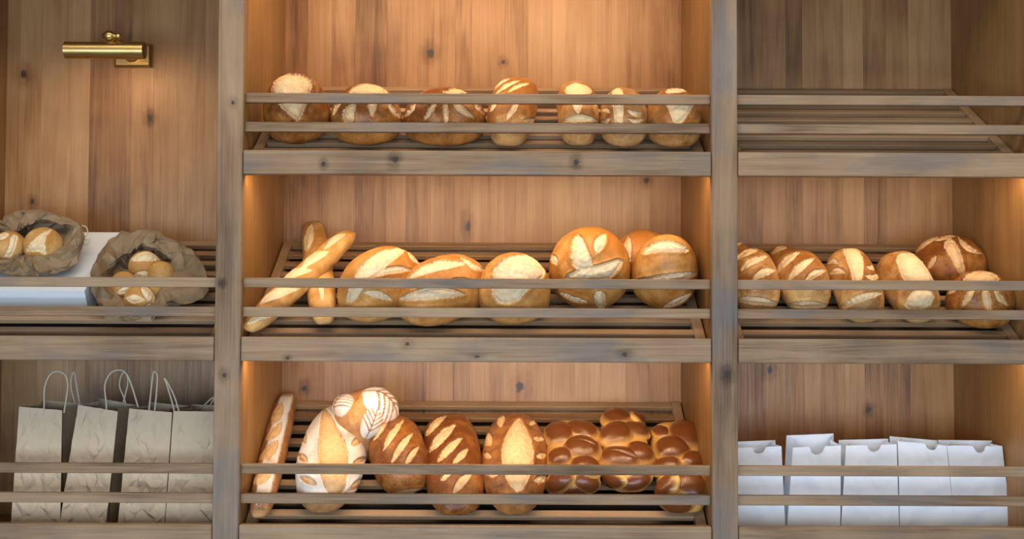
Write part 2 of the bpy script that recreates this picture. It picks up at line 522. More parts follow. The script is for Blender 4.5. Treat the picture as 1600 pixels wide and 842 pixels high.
def poly_sd(p, poly):
    """signed distance to a polygon, negative inside"""
    poly = np.array(poly, float)
    d = np.full(len(p), 1e9); inside = np.zeros(len(p), bool)
    for i in range(len(poly)):
        a, b = poly[i], poly[(i + 1) % len(poly)]
        e = b - a; w = p - a
        t = np.clip((w @ e) / (e @ e + 1e-12), 0, 1)
        d = np.minimum(d, np.linalg.norm(w - t[:, None] * e, axis=1))
        c = ((a[1] <= p[:, 1]) != (b[1] <= p[:, 1]))
        xi = a[0] + (p[:, 1] - a[1]) / (b[1] - a[1] + 1e-12) * e[0]
        inside ^= c & (p[:, 0] < xi)
    return np.where(inside, -d, d)
def LZ(x0, y0, x1, y1, w, bow=0.0, k=None):
    """lens-shaped slash"""
    a, b = np.array([x0, y0], float), np.array([x1, y1], float)
    e = b - a; nrm = np.array([-e[1], e[0]]) / np.linalg.norm(e)
    up, dn = [], []
    for t in np.linspace(0, 1, 11):
        o = math.sin(math.pi * t)
        c = a + e * t + nrm * bow * o
        up.append(c + nrm * w * (o ** .75 + .04)); dn.append(c - nrm * w * (o ** .75 + .04))
    return np.array(up + dn[::-1])
def PG(*pts):
    """soft-cornered patch"""
    P = np.array(pts, float)
    P = np.array([p for i in range(len(P)) for p in (.75 * P[i] + .25 * P[(i + 1) % len(P)], .25 * P[i] + .75 * P[(i + 1) % len(P)])])
    return P
def sub_mesh(name, P, F, N, bake, sel):
    f = F[sel]
    u, inv = np.unique(f.ravel(), return_inverse=True)
    f = inv.reshape(f.shape)
    me = bpy.data.meshes.new(name)
    me.from_pydata(P[u].tolist(), [], f.tolist())
    me.update()
    me.polygons.foreach_set('use_smooth', [True] * len(me.polygons))
    me.normals_split_custom_set_from_vertices(N[u].tolist())
    ca = me.attributes.new('bake', 'FLOAT_COLOR', 'POINT')
    ca.data.foreach_set('color', np.concatenate([bake[u], np.ones((len(u), 1))], 1).astype(np.float32).ravel())
    return me
REPORT = []
def facing_axes(c):
    """axes of the loaf's shop-side elevation: right, up, towards the customer"""
    f = CAM_P - c; f /= np.linalg.norm(f)
    r = np.cross([0, 0, 1.0], f); r /= np.linalg.norm(r)
    return r, np.cross(f, r), f
def rail_push(Wd, row):
    """how far a loaf has to go back so that it rests against the guard rails"""
    z = Wd[:, 2] - ROWS[row]
    need = np.where(((z > .035) & (z < .058)) | ((z > .090) & (z < .113)), .0292, np.where(z < .002, .0205, .008))
    return max(0.0, float((need - Wd[:, 1]).max()))
def bread(name, label, row, box4, mat, scores=(), yaw=0, lean=0, ratio=.62, free='b', shape=None, group=None, seed=0,
          flour=0.0, flourf=None, lump=.02, N=68, b0=None, brown=(.55, .35), lift=0.0, axis=None, rad=None, cat='bread', puff=.06, groove=.03, pale=.5, place=None):
    """fit a loaf lying on its tray to measured outline box4 = (left, top, right, bottom), then score and bake it"""
    shape = dict(shape or {})
    p0, s, n, L = tray_frame(row)
    X = np.array([1.0, 0, 0])
    cs, _ = CS(12)
    x0, y0, x1, y1 = box4
    if place is not None:
        al = math.radians(lean); ya = math.radians(yaw)
        s2 = s * math.cos(al) + n * math.sin(al); n2 = n * math.cos(al) - s * math.sin(al)
        ex = X * math.cos(ya) + s2 * math.sin(ya); ey = -X * math.sin(ya) + s2 * math.cos(ya)
        R = np.stack([ex, ey, n2], 1)
        a = (x1 - x0) / 2 * (place + CAM_DIST) / FOCAL; b = (b0 or 1.0) * a; h = 2 * a * ratio
        base = at((x0 + x1) / 2, (y0 + y1) / 2, place) - n2 * h / 2
    elif axis is None:
        al = math.radians(lean)
        s2 = s * math.cos(al) + n * math.sin(al); n2 = n * math.cos(al) - s * math.sin(al)
        ya = math.radians(yaw)
        ex = X * math.cos(ya) + s2 * math.sin(ya); ey = -X * math.sin(ya) + s2 * math.cos(ya)
        R = np.stack([ex, ey, n2], 1)
        a = (x1 - x0) * .00064; b = b0 or a * 1.15; h = 2 * a * ratio
        c = on_tray((x0 + x1) / 2, y1 - .3 * (y1 - y0), row, 0)
        for it in range(90):
            P, _q = loaf_shape(cs, a, b, h, **shape)
            Wd = P @ R.T
            Wd = Wd - n * (Wd @ n).min() + n * lift
            w = project(Wd + c)
            lo, hi = w.min(0), w.max(0)
            px = .00128
            c = c + X * (((x0 + x1) - (lo[0] + hi[0])) / 2 * px * .8)
            c = c - s * ((y1 - hi[1]) * px * .8)
            c = c + s * rail_push(Wd + c, row) / s[1]
            a *= 1 + .5 * ((x1 - x0) / (hi[0] - lo[0]) - 1)
            k = (y1 - y0) / (hi[1] - lo[1]) - 1
            k += .5 * (lo[1] - y0) / (y1 - y0)
            if free == 'b':
                b *= 1 + .4 * k; b = min(max(b, .8 * a), 2.6 * a); h = 2 * a * ratio
            elif free == 'h':
                h *= 1 + .4 * k; b = (b0 or 1.0) * a; h = min(max(h, .7 * a), 2.2 * a)
        base = c - n * (P @ R.T @ n).min() + n * lift
    else:
        q0, q1 = np.array(axis[0]), np.array(axis[1])
        ey = q1 - q0; ln = np.linalg.norm(ey); ey /= ln
        ex = np.cross(ey, n); ex /= np.linalg.norm(ex); n2 = np.cross(ex, ey)
        R = np.stack([ex, ey, n2], 1)
        a = rad; b = ln / 2; h = 2 * rad * ratio
        base = (q0 + q1) / 2 - n2 * h * .5
    RP = (name, row, [round(float(v), 3) for v in (a, b, h)])
    d, F = CS(N)
    P, q = loaf_shape(d, a, b, h, **shape)
    rs = np.random.RandomState(seed)
    nn = normals(P, F)
    P = P + nn * (fbm(P, 1.3 / a, seed, 2) * lump * a)[:, None]
    Wd = P @ R.T + base
    if place is None:
        base = base + s * rail_push(Wd, row) / s[1]; Wd = P @ R.T + base
    r_, u_, f_ = facing_axes(Wd.mean(0))
    nw = normals(Wd, F)
    E = np.stack([Wd @ r_, Wd @ u_], 1)
    lo, hi = E.min(0), E.max(0)
    # photo box -> elevation of the loaf
    bx = np.array([[x0, y1], [x1, y0]], float)
    bw = project(Wd); bl, bh = bw.min(0), bw.max(0)
    REPORT.append((RP, 'want', box4, 'got', [int(v) for v in (*bl, *bh)], 'minY %.3f' % Wd[:, 1].min()))
    if axis is not None: bx = np.array([[bl[0], bh[1]], [bh[0], bl[1]]])
    sc = (hi - lo) / (bx[1] - bx[0])
    def to_elev(poly): return lo + (np.array(poly, float) - bx[0]) * sc
    ragged = fbm(P, 260, seed + 5, 2) * .0006
    front = (nw @ f_) > .02
    crumb = np.zeros(len(P)); idv = np.full(len(P), -1); disp = np.zeros(len(P))
    for i, scs in enumerate(scores):
        opt = {}
        if isinstance(scs, tuple): scs, opt = scs
        sd = poly_sd(E, to_elev(scs)) + ragged
        sd = np.where(front, sd, .05)
        e = .0035
        ins = sd < 0
        cr = opt.get('crumb', 1.0)
        crumb = np.maximum(crumb, cr * sstep(-sd, -.0012, .0012))
        idv = np.where(ins, i, idv)
        disp += np.where(ins, -opt.get('groove', groove) * 2 * a * np.exp(-(sd / e) ** 2) + opt.get('puff', puff) * a * (1 - np.exp(-(sd / .012) ** 2)), opt.get('ear', .026) * a * np.exp(-((sd - .001) / .004) ** 2))
    disp *= np.sqrt(np.clip((nw @ f_) * 1.6, 0, 1))
    disp += np.where(idv >= 0, fbm(P, 330, seed + 9, 3) * .0011, fbm(P, 120, seed + 8, 3) * .0006)
    P = P + normals(P, F) * disp[:, None]
    br = brown[0] + brown[1] * q[:, 2] * pale + .20 * fbm(P, 1.6 / a, seed + 3, 2)
    fl = np.zeros(len(P))
    if flour:
        st = (E - (lo + hi) / 2) / ((hi - lo) / 2)
        fl = flour * (1 if flourf is None else flourf(st, q)) * (1 - sstep(crumb, .2, .7)) * np.clip(1.02 + .35 * fbm(P, 2.2 / a, seed + 4, 3), 0, 1.15)
    bake = np.stack([crumb, np.clip(fl, 0, 1), np.clip(br, 0, 1)], 1)
    Nn = normals(P, F)
    fid = np.stack([idv[F[:, k]] for k in range(4)], 1)
    fi = np.where((fid >= 0).sum(1) >= 3, fid.max(1), -1)
    o = link(name, sub_mesh(name, P, F, Nn, bake, fi < 0), None, B[mat])
    o.matrix_world = Matrix.Translation(base) @ Matrix(R.tolist()).to_4x4()
    tag(o, label, cat, group)
    for i in range(len(scores)):
        sel = fi == i
        if sel.sum() > 6:
            link('score_cut', sub_mesh('score_cut', P, F, Nn, bake, sel), o, B[mat])
    return dict(o=o, P=P, F=F, N=Nn, R=R, base=base, E=E, lo=lo, hi=hi, bx=bx, sc=sc, f=f_, W=P @ R.T + base, a=a, r=r_, u=u_)
def strand(B_, px, py, rx, ry, ang, mat, thick=.62, seed=0, flour=0, bury=.30, part='strand', slit=None, brown=1.15, grow=1.05):
    """one bulging strand of a plaited loaf, seated in the loaf's skin"""
    e = B_['lo'] + (np.array([px, py], float) - B_['bx'][0]) * B_['sc']
    fr = (B_['N'] @ B_['R'].T @ B_['f']) > .05
    dd = np.where(fr, np.linalg.norm(B_['E'] - e, axis=1), 9)
    i = np.argsort(dd)[:30]
    c = B_['P'][i].mean(0); nn = B_['N'][i].mean(0); nn /= np.linalg.norm(nn)
    up = B_['R'].T @ B_['u']; rt = B_['R'].T @ B_['r']
    an = math.radians(ang)
    t1 = rt * math.cos(an) + up * math.sin(an)
    t1 -= nn * np.dot(t1, nn); t1 /= np.linalg.norm(t1)
    t2 = np.cross(nn, t1)
    px_ = abs(B_['sc'][0])
    # foreshortening: a strand keeps its seen size on the loaf's slanting skin
    def ext(t): return 1 / max(.45, math.hypot(float(np.dot(B_['R'] @ t, B_['r'])), float(np.dot(B_['R'] @ t, B_['u']))))
    A, Bb = rx * px_ * ext(t1) * grow, ry * px_ * ext(t2) * grow
    C = min(A, Bb) * thick
    d, F = CS(22)
    q = np.sign(d) * np.abs(d) ** .94
    P = c - nn * C * bury + np.outer(q[:, 0] * A, t1) + np.outer(q[:, 1] * Bb, t2) + np.outer(q[:, 2] * C, nn)
    # sag the ends along the skin
    P -= np.outer((q[:, 0] ** 2) * A * .22 + (q[:, 1] ** 2) * Bb * .12, nn)
    P += normals(P, F) * (fbm(P, 90, seed, 2) * .0009)[:, None]
    rim = np.clip(d[:, 2], -1, 1)
    br = brown * sstep(rim, .10, 1.0) + .05 * fbm(P, 60, seed + 1, 2)
    cr = np.zeros(len(P))
    if slit is not None:
        m = np.exp(-((q[:, 0] / .72) ** 6)) * np.exp(-((q[:, 1] - slit) / .07) ** 2) * (d[:, 2] > 0)
        P -= np.outer(m * C * .22, nn); br = br + .5 * m
    fl = np.full(len(P), float(flour)) * sstep(rim, .05, .35)
    if flour:
        leaf = np.exp(-(q[:, 1] / .05) ** 2)
        for k_ in (-.55, -.25, .05, .35):
            leaf = np.maximum(leaf, np.exp(-((q[:, 0] - k_ - np.abs(q[:, 1]) * .7) / .05) ** 2))
        fl = fl * (1 - .9 * leaf * (rim > .25)); P -= np.outer(leaf * (rim > .2) * .0010, nn)
    bake = np.stack([cr, np.clip(fl, 0, 1), np.clip(br, 0, 1)], 1)
    return link(part, sub_mesh(part, P, F, normals(P, F), bake, np.ones(len(F), bool)), B_['o'], B[mat])

BOULE = dict(n=2.05, mt=2.05, mb=3.2, hb=.34)
LOAF = dict(n=2.9, mt=2.2, mb=3.0, hb=.36)
OVAL = dict(n=2.35, mt=2.2, mb=3.0, hb=.34, point=.03)
PAN = dict(n=3.2, mt=2.5, mb=7, hb=.46, pan=.16)
ROD = dict(n=4.2, mt=2.0, mb=2.2, hb=.48, point=.14)
G1, G2, G3, G4 = 'loaves on the top middle tray', 'loaves on the centre tray', 'loaves on the bottom middle tray', 'loaves on the right-hand tray'

# top middle tray
bread('round_loaf', 'tall dark round loaf with a burst pale top, leftmost on the top shelf', 0, (410, 118, 517, 230), 'dark', [
    (PG((424, 150), (428, 128), (447, 119), (473, 121), (486, 134), (482, 158), (467, 196), (458, 190), (436, 172)), dict(puff=.10, groove=.05, ear=.035)),
    (LZ(481, 119, 492, 150, 6, -3), dict(crumb=.35, puff=.22, groove=-.02, ear=.05))],
    shape=BOULE, free='h', group=G1, seed=11, brown=(.62, .5), lean=8)
bread('round_loaf', 'round brown loaf with a star cut, second from the left on the top shelf', 0, (517, 131, 629, 227), 'dark', [
    PG((541, 148), (556, 135), (574, 130), (596, 135), (609, 148), (575, 152)), PG((535, 190), (538, 168), (558, 161), (556, 176), (552, 194)),
    PG((571, 158), (590, 158), (587, 172), (580, 186)), LZ(606, 158, 626, 182, 4, 4), LZ(522, 182, 538, 158, 3.5, -3)],
    shape=BOULE, free='h', group=G1, seed=12, brown=(.55, .5))
bread('oval_loaf', 'wide oval brown loaf with fanned cuts, third from the left on the top shelf', 0, (629, 137, 759, 229), 'dark', [
    LZ(684, 155, 663, 190, 4.5), LZ(695, 155, 697, 196, 4.5), LZ(703, 153, 738, 184, 6, 3), LZ(650, 158, 633, 184, 4, -3), PG((686, 146), (700, 139), (720, 138), (732, 146), (710, 150)), LZ(738, 158, 756, 178, 3, 2)],
    shape=BOULE, free='h', b0=.85, group=G1, seed=13, brown=(.6, .5))
bread('pan_loaf', 'pan loaf with slanting cuts and a pale squared base on the top shelf', 0, (760, 122, 841, 231), 'mid', [
    LZ(764, 146, 796, 125, 3, -3), LZ(774, 150, 812, 128, 3.2, -3), LZ(792, 148, 826, 133, 3.2, -3), LZ(790, 190, 810, 158, 4.5), LZ(766, 178, 778, 156, 3.5), LZ(815, 190, 838, 188, 3, 2)],
    shape=dict(PAN, pan=.24), ratio=.95, group=G1, seed=14, brown=(.55, .75), yaw=-6)
bread('pan_loaf', 'narrow pan loaf with a cross cut and squared base, fifth on the top shelf', 0, (870, 127, 936, 228), 'mid', [
    PG((882, 148), (886, 134), (902, 129), (922, 136), (926, 148), (905, 152)), PG((892, 160), (912, 160), (906, 178), (902, 180)), LZ(880, 190, 934, 190, 5, -5), LZ(916, 150, 932, 168, 3)],
    shape=PAN, ratio=1.1, group=G1, seed=15, brown=(.45, .75))
bread('oval_loaf', 'golden oval loaf with a pale stripe down its middle on the top shelf', 0, (936, 133, 1012, 235), 'mid', [
    PG((956, 136), (966, 132), (974, 138), (976, 165), (973, 200), (962, 200), (958, 165)), LZ(938, 172, 956, 178, 3, -4), LZ(940, 190, 956, 184, 3, 3), LZ(980, 172, 1003, 178, 3.5, 4), LZ(980, 186, 1004, 188, 3, 4), LZ(941, 156, 956, 164, 2.5, -3)],
    shape=OVAL, free='h', b0=1.5, group=G1, seed=16, brown=(.42, .6), flour=.25)
bread('round_loaf', 'rounded loaf with a pale wedge-shaped cut, rightmost on the top shelf', 0, (1007, 142, 1097, 236), 'mid', [
    PG((1036, 160), (1060, 152), (1088, 160), (1078, 178), (1066, 198), (1052, 198), (1046, 180)), PG((1036, 147), (1052, 141), (1074, 143), (1070, 150), (1045, 152))],
    shape=OVAL, free='h', b0=1.15, group=G1, seed=17, brown=(.55, .5), yaw=6)

# centre tray
def rod(name, label, row, e0, e1, r, o0, o1, mat, scores, **k):
    q0, q1 = on_tray(*e0, row, o0), on_tray(*e1, row, o1)
    return bread(name, label, row, (0, 0, 1, 1), mat, scores, axis=(q0, q1), rad=r, shape=k.pop('shape', ROD), ratio=k.pop('ratio', .92), **k)
rod('baguette', 'short pale baguette standing behind the crossed one on the centre shelf', 1, (507, 503), (488, 346), .0295, .0285, .027, 'pale', [
    LZ(480, 400, 488, 352, 7), LZ(505, 474, 502, 440, 4), LZ(492, 430, 496, 395, 6)], group=G2, seed=21, brown=(.5, .35))
rod('baguette', 'golden baguette leaning diagonally across another baguette on the centre shelf', 1, (383, 521), (549, 366), .026, .026, .083, 'pale', [
    LZ(502, 394, 540, 366, 5, -3), LZ(466, 424, 512, 396, 6.5, -4), LZ(430, 445, 484, 426, 6.5, -5), LZ(404, 478, 462, 454, 7, -5), LZ(386, 508, 428, 492, 6, -5)],
    group=G2, seed=22, brown=(.55, .4))
bread('oval_loaf', 'slanting golden oval loaf beside the crossed baguettes on the centre shelf', 1, (527, 389, 661, 512), 'gold', [
    PG((540, 480), (548, 448), (565, 418), (592, 398), (625, 390), (634, 396), (600, 424), (572, 450), (556, 478)), LZ(580, 440, 644, 428, 5, -6), LZ(566, 464, 610, 476, 5.5, -3), LZ(634, 396, 660, 418, 3.5, 4)],
    free='h', b0=1.45, shape=dict(OVAL, point=.1), ratio=.70, yaw=-38, group=G2, seed=23, brown=(.45, .5))
bread('oval_loaf', 'slanting golden oval loaf with broad pale cuts, just left of the cracked round one', 1, (619, 397, 762, 512), 'gold', [
    LZ(634, 440, 728, 414, 8, -8), LZ(624, 470, 724, 462, 9, -5), LZ(716, 404, 760, 424, 4.5, 4), LZ(700, 440, 745, 450, 4, -4)],
    shape=dict(OVAL, point=.1), ratio=.66, yaw=-44, free='h', b0=1.5, group=G2, seed=24, brown=(.45, .5))
bread('round_loaf', 'golden round loaf with a rough cracked pale face on the centre shelf', 1, (747, 400, 861, 515), 'gold', [
    PG((768, 430), (790, 408), (832, 402), (852, 424), (850, 440), (830, 455), (806, 482), (770, 480))],
    shape=BOULE, free='h', lean=10, group=G2, seed=25, brown=(.5, .4), puff=.04)
bread('round_loaf', 'golden round loaf half hidden behind two big round loaves on the centre shelf', 1, (956, 359, 1052, 452), 'gold', [
    PG((974, 385), (986, 366), (988, 390), (986, 412), (978, 400))],
    shape=BOULE, free='h', lean=10, group=G2, seed=26, brown=(.6, .4))
bread('round_loaf', 'biggest golden round loaf with wide crossed cuts on the centre shelf', 1, (857, 354, 984, 484), 'gold', [
    PG((896, 372), (906, 366), (916, 385), (927, 412), (920, 420), (896, 420), (891, 395)), LZ(945, 366, 930, 396, 8, 2), PG((884, 430), (905, 420), (935, 414), (974, 401), (962, 426), (944, 438), (890, 440)),
    LZ(876, 456, 920, 470, 4, 3), PG((926, 454), (944, 452), (946, 480), (930, 480)), LZ(862, 398, 872, 414, 5)],
    shape=BOULE, free='h', lean=22, group=G2, seed=27, brown=(.55, .4))
bread('round_loaf', 'golden round loaf with level pale bands, rightmost on the centre shelf', 1, (985, 366, 1091, 483), 'gold', [
    PG((1002, 400), (1014, 384), (1038, 375), (1066, 381), (1079, 396), (1040, 393)), LZ(990, 440, 1091, 426, 7, 3), LZ(1036, 480, 1080, 458, 5, 2)],
    shape=BOULE, free='h', lean=20, group=G2, seed=28, brown=(.6, .4))

# bottom middle tray
rod('baguette', 'thin flour-dusted baguette standing at the left end of the bottom shelf', 2, (400, 820), (447, 624), .0265, .0265, .0265, 'flour', [
    LZ(422, 668, 438, 632, 7, 2), LZ(414, 694, 438, 666, 7, 2), LZ(402, 724, 432, 696, 8, 3), LZ(392, 760, 424, 736, 8, 3)],
    group=G3, seed=31, flour=.95, flourf=lambda st, q: (.12 + .88 * (1 - sstep(np.abs(q[:, 0] - .12), .38, .72))) * (1 - .75 * sstep(np.abs(q[:, 1]), .75, .98)), brown=(.6, .4))
bread('oval_loaf', 'large white flour-dusted oval loaf with a leaf-shaped cut on the bottom shelf', 2, (463, 633, 575, 803), 'flour', [
    PG((503, 636), (514, 648), (526, 676), (541, 704), (543, 730), (538, 772), (515, 778), (505, 758), (497, 726), (497, 680)),
    LZ(474, 662, 484, 648, 5), LZ(468, 674, 478, 698, 5), LZ(466, 714, 482, 726, 5), LZ(470, 748, 496, 760, 5), LZ(528, 640, 538, 650, 4), LZ(540, 674, 558, 662, 5), LZ(547, 702, 564, 690, 5), LZ(542, 770, 574, 752, 6), LZ(548, 732, 570, 720, 4)],
    shape=OVAL, ratio=.62, group=G3, seed=32, flour=1.0, flourf=lambda st, q: sstep(st[:, 1], -.95, -.6), brown=(.7, .3))
kn = bread('knot_loaf', 'flour-dusted knotted loaf with leaf patterns lying behind the floury oval one', 2, (521, 608, 626, 716), 'flour', [],
    shape=BOULE, free='h', lean=6, group=G3, seed=33, flour=.2, brown=(.35, .3))
strand(kn, 535, 632, 19, 12, 60, 'flour', .8, 41, .95, part='leaf_strand')
strand(kn, 596, 630, 32, 19, -35, 'flour', .75, 42, .95, part='leaf_strand')
strand(kn, 580, 660, 25, 15, 70, 'flour', .9, 43, .95, bury=0, part='leaf_strand')
strand(kn, 560, 636, 26, 11, 70, 'mid', .7, 44, 0, part='inner_strand', brown=.5)
bread('scored_loaf', 'russet loaf tilted to the left with four slanting cuts on the bottom shelf', 2, (574, 650, 673, 773), 'rust', [
    LZ(586, 690, 608, 655, 5.5, -2), LZ(600, 707, 631, 658, 5, -2), LZ(612, 726, 646, 678, 5, -2), LZ(632, 730, 655, 699, 4.5, -1), LZ(612, 770, 670, 766, 4)],
    shape=LOAF, ratio=.62, yaw=16, free='h', b0=1.75, group=G3, seed=34, brown=(.6, .5))
bread('scored_loaf', 'long russet loaf with bold slanting cuts, fifth on the bottom shelf', 2, (660, 648, 757, 808), 'rust', [
    LZ(665, 686, 698, 650, 6, -3), LZ(672, 712, 713, 666, 7.5, -3), LZ(684, 728, 723, 688, 6, -2), LZ(708, 730, 732, 706, 5), LZ(690, 756, 708, 738, 4), LZ(708, 776, 738, 742, 6, -2)],
    shape=LOAF, ratio=.60, yaw=7, group=G3, seed=35, brown=(.6, .5))
bread('oval_loaf', 'brown oval loaf with a pale leaf-shaped cut in the middle of the bottom shelf', 2, (752, 647, 856, 807), 'rust', [
    PG((810, 652), (822, 672), (832, 700), (834, 724), (828, 750), (811, 776), (796, 764), (786, 740), (782, 708), (792, 680)),
    PG((776, 656), (789, 652), (787, 664), (782, 674), (774, 666)), PG((756, 682), (766, 680), (770, 700), (764, 704), (755, 700)), LZ(756, 714, 768, 722, 4.5), LZ(758, 744, 780, 748, 4.5), LZ(826, 668, 840, 660, 4), LZ(832, 690, 850, 692, 4.5), LZ(836, 720, 853, 716, 4.5), LZ(832, 756, 853, 752, 5)],
    shape=OVAL, ratio=.6, group=G3, seed=36, brown=(.5, .5), flour=.25)
def plait(label, bx4, strands, seed, yaw=0):
    b_ = bread('plaited_loaf', label, 2, bx4, 'egg', [], shape=dict(n=3.4, mt=3.0, mb=4, hb=.35), ratio=.56, group=G3, seed=seed, brown=(.12, .05), lump=.03, yaw=yaw)
    for i, s_ in enumerate(strands):
        x, y, rx, ry, an = s_[:5]
        strand(b_, x, y, rx, ry, an, 'egg', .50, seed * 10 + i, slit=s_[5] if len(s_) > 5 else None, bury=.10, grow=1.08)
def z3(X, Y): return 740 + X / 2.986, 560 + Y / 2.986
plait('glossy plaited loaf with a slit strand, leftmost of the three braided loaves', (852, 656, 938, 775), [
    (874, 678, 24, 19, 25), (908, 672, 28, 15, -38), (909, 702, 29, 18, -20, .1), (876, 716, 20, 14, 20), (914, 730, 24, 16, -25), (876, 752, 24, 16, 30), (917, 754, 21, 15, -20), (900, 768, 21, 9, 5)], 37)
plait('taller glossy plaited loaf, middle one of the three braided loaves', (937, 643, 1017, 769), [
    (964, 653, 25, 13, 12), (1000, 652, 15, 11, -30), (962, 680, 27, 18, -18), (995, 673, 21, 14, 28), (968, 716, 33, 17, -24, .05), (1000, 708, 20, 19, 35), (957, 752, 18, 12, 10), (994, 752, 25, 13, 18)], 38)
plait('dark glossy plaited loaf at the right end of the bottom shelf', (1017, 650, 1105, 801), [
    (1075, 673, 31, 21, -12), (1034, 668, 12, 13, 50), (1053, 698, 28, 19, 18), (1087, 716, 18, 17, 45), (1042, 727, 24, 13, -10), (1080, 756, 28, 19, -14), (1041, 764, 24, 14, 25), (1058, 790, 26, 11, 5)], 39)

# right-hand tray
def bands(*l): return [LZ(*q) for q in l]
bread('sandwich_loaf', 'golden loaf peeping out behind the right post at the back of the tray', 1, (1120, 377, 1180, 440), 'mid', [LZ(1140, 385, 1162, 378, 4)],
    shape=LOAF, ratio=.7, group=G4, seed=51, N=36)
bread('sandwich_loaf', 'banded loaf partly hidden by the post, first on the right-hand tray', 1, (1136, 381, 1219, 488), 'mid', bands(
    (1150, 402, 1186, 384, 5, -3), (1160, 418, 1200, 396, 5.5, -4), (1176, 434, 1212, 418, 6, -4), (1148, 466, 1216, 474, 6, -2)),
    shape=dict(LOAF, pan=.1), free='h', b0=1.6, group=G4, seed=52, brown=(.26, .95))
bread('sandwich_loaf', 'golden loaf half hidden behind the second banded loaf on the right tray', 1, (1199, 383, 1262, 450), 'mid', [LZ(1206, 396, 1232, 385, 4, -2)],
    shape=LOAF, ratio=.7, group=G4, seed=53, N=36)
bread('sandwich_loaf', 'fully visible golden loaf with slanting bands, second on the right-hand tray', 1, (1208, 384, 1299, 488), 'mid', bands(
    (1216, 424, 1252, 388, 5.5, -4), (1234, 436, 1274, 398, 6, -4), (1258, 438, 1291, 418, 5.5, -4), (1228, 476, 1296, 476, 5, -2)),
    shape=dict(LOAF, pan=.1), free='h', b0=1.5, group=G4, seed=54, brown=(.26, .95), yaw=8)
bread('sandwich_loaf', 'golden loaf with a pale ridge and side cuts, middle of the right-hand tray', 1, (1291, 382, 1382, 505), 'mid', [
    PG((1316, 383), (1330, 380), (1343, 386), (1352, 402), (1348, 440), (1336, 444), (1328, 410)), LZ(1294, 406, 1312, 408, 4, -4), LZ(1296, 424, 1324, 424, 4.5, -5), LZ(1354, 414, 1374, 408, 4, 4), LZ(1352, 428, 1378, 424, 4.5, 5), LZ(1316, 480, 1378, 456, 6, -4)],
    shape=dict(LOAF, pan=.1), free='h', b0=2.0, lean=14, group=G4, seed=55, brown=(.26, .95), yaw=6)
bread('sandwich_loaf', 'golden loaf with one rough pale split, fourth on the right-hand tray', 1, (1369, 387, 1469, 505), 'mid', [
    PG((1400, 398), (1414, 390), (1438, 394), (1456, 420), (1464, 442), (1430, 440), (1412, 436), (1406, 415)), PG((1412, 482), (1422, 456), (1440, 448), (1462, 456), (1450, 482))],
    shape=dict(LOAF, pan=.1), free='h', b0=1.9, lean=14, group=G4, seed=56, brown=(.26, .95), yaw=12)
bread('round_loaf', 'dark round loaf with broad cuts at the back right of the tray', 1, (1428, 366, 1542, 452), 'dark', [
    LZ(1432, 394, 1468, 370, 5, -4), PG((1472, 380), (1488, 372), (1502, 392), (1508, 424), (1500, 432), (1486, 404)), LZ(1452, 420, 1465, 398, 4), LZ(1496, 370, 1532, 398, 4.5, 5), PG((1456, 378), (1478, 367), (1500, 368), (1482, 376))],
    shape=BOULE, free='h', lean=8, group=G4, seed=57, brown=(.55, .5), lift=.004)
bread('round_loaf', 'small dark round loaf with fanned cuts at the front right of the tray', 1, (1475, 423, 1586, 513), 'dark', [
    PG((1500, 440), (1515, 427), (1535, 423), (1555, 428), (1566, 440), (1535, 442)), LZ(1504, 480, 1524, 448, 5.5), PG((1532, 452), (1546, 452), (1552, 482), (1538, 484)), LZ(1552, 448, 1574, 478, 5, 3), LZ(1482, 460, 1498, 446, 4)],
    shape=BOULE, free='h', group=G4, seed=58, brown=(.5, .5))
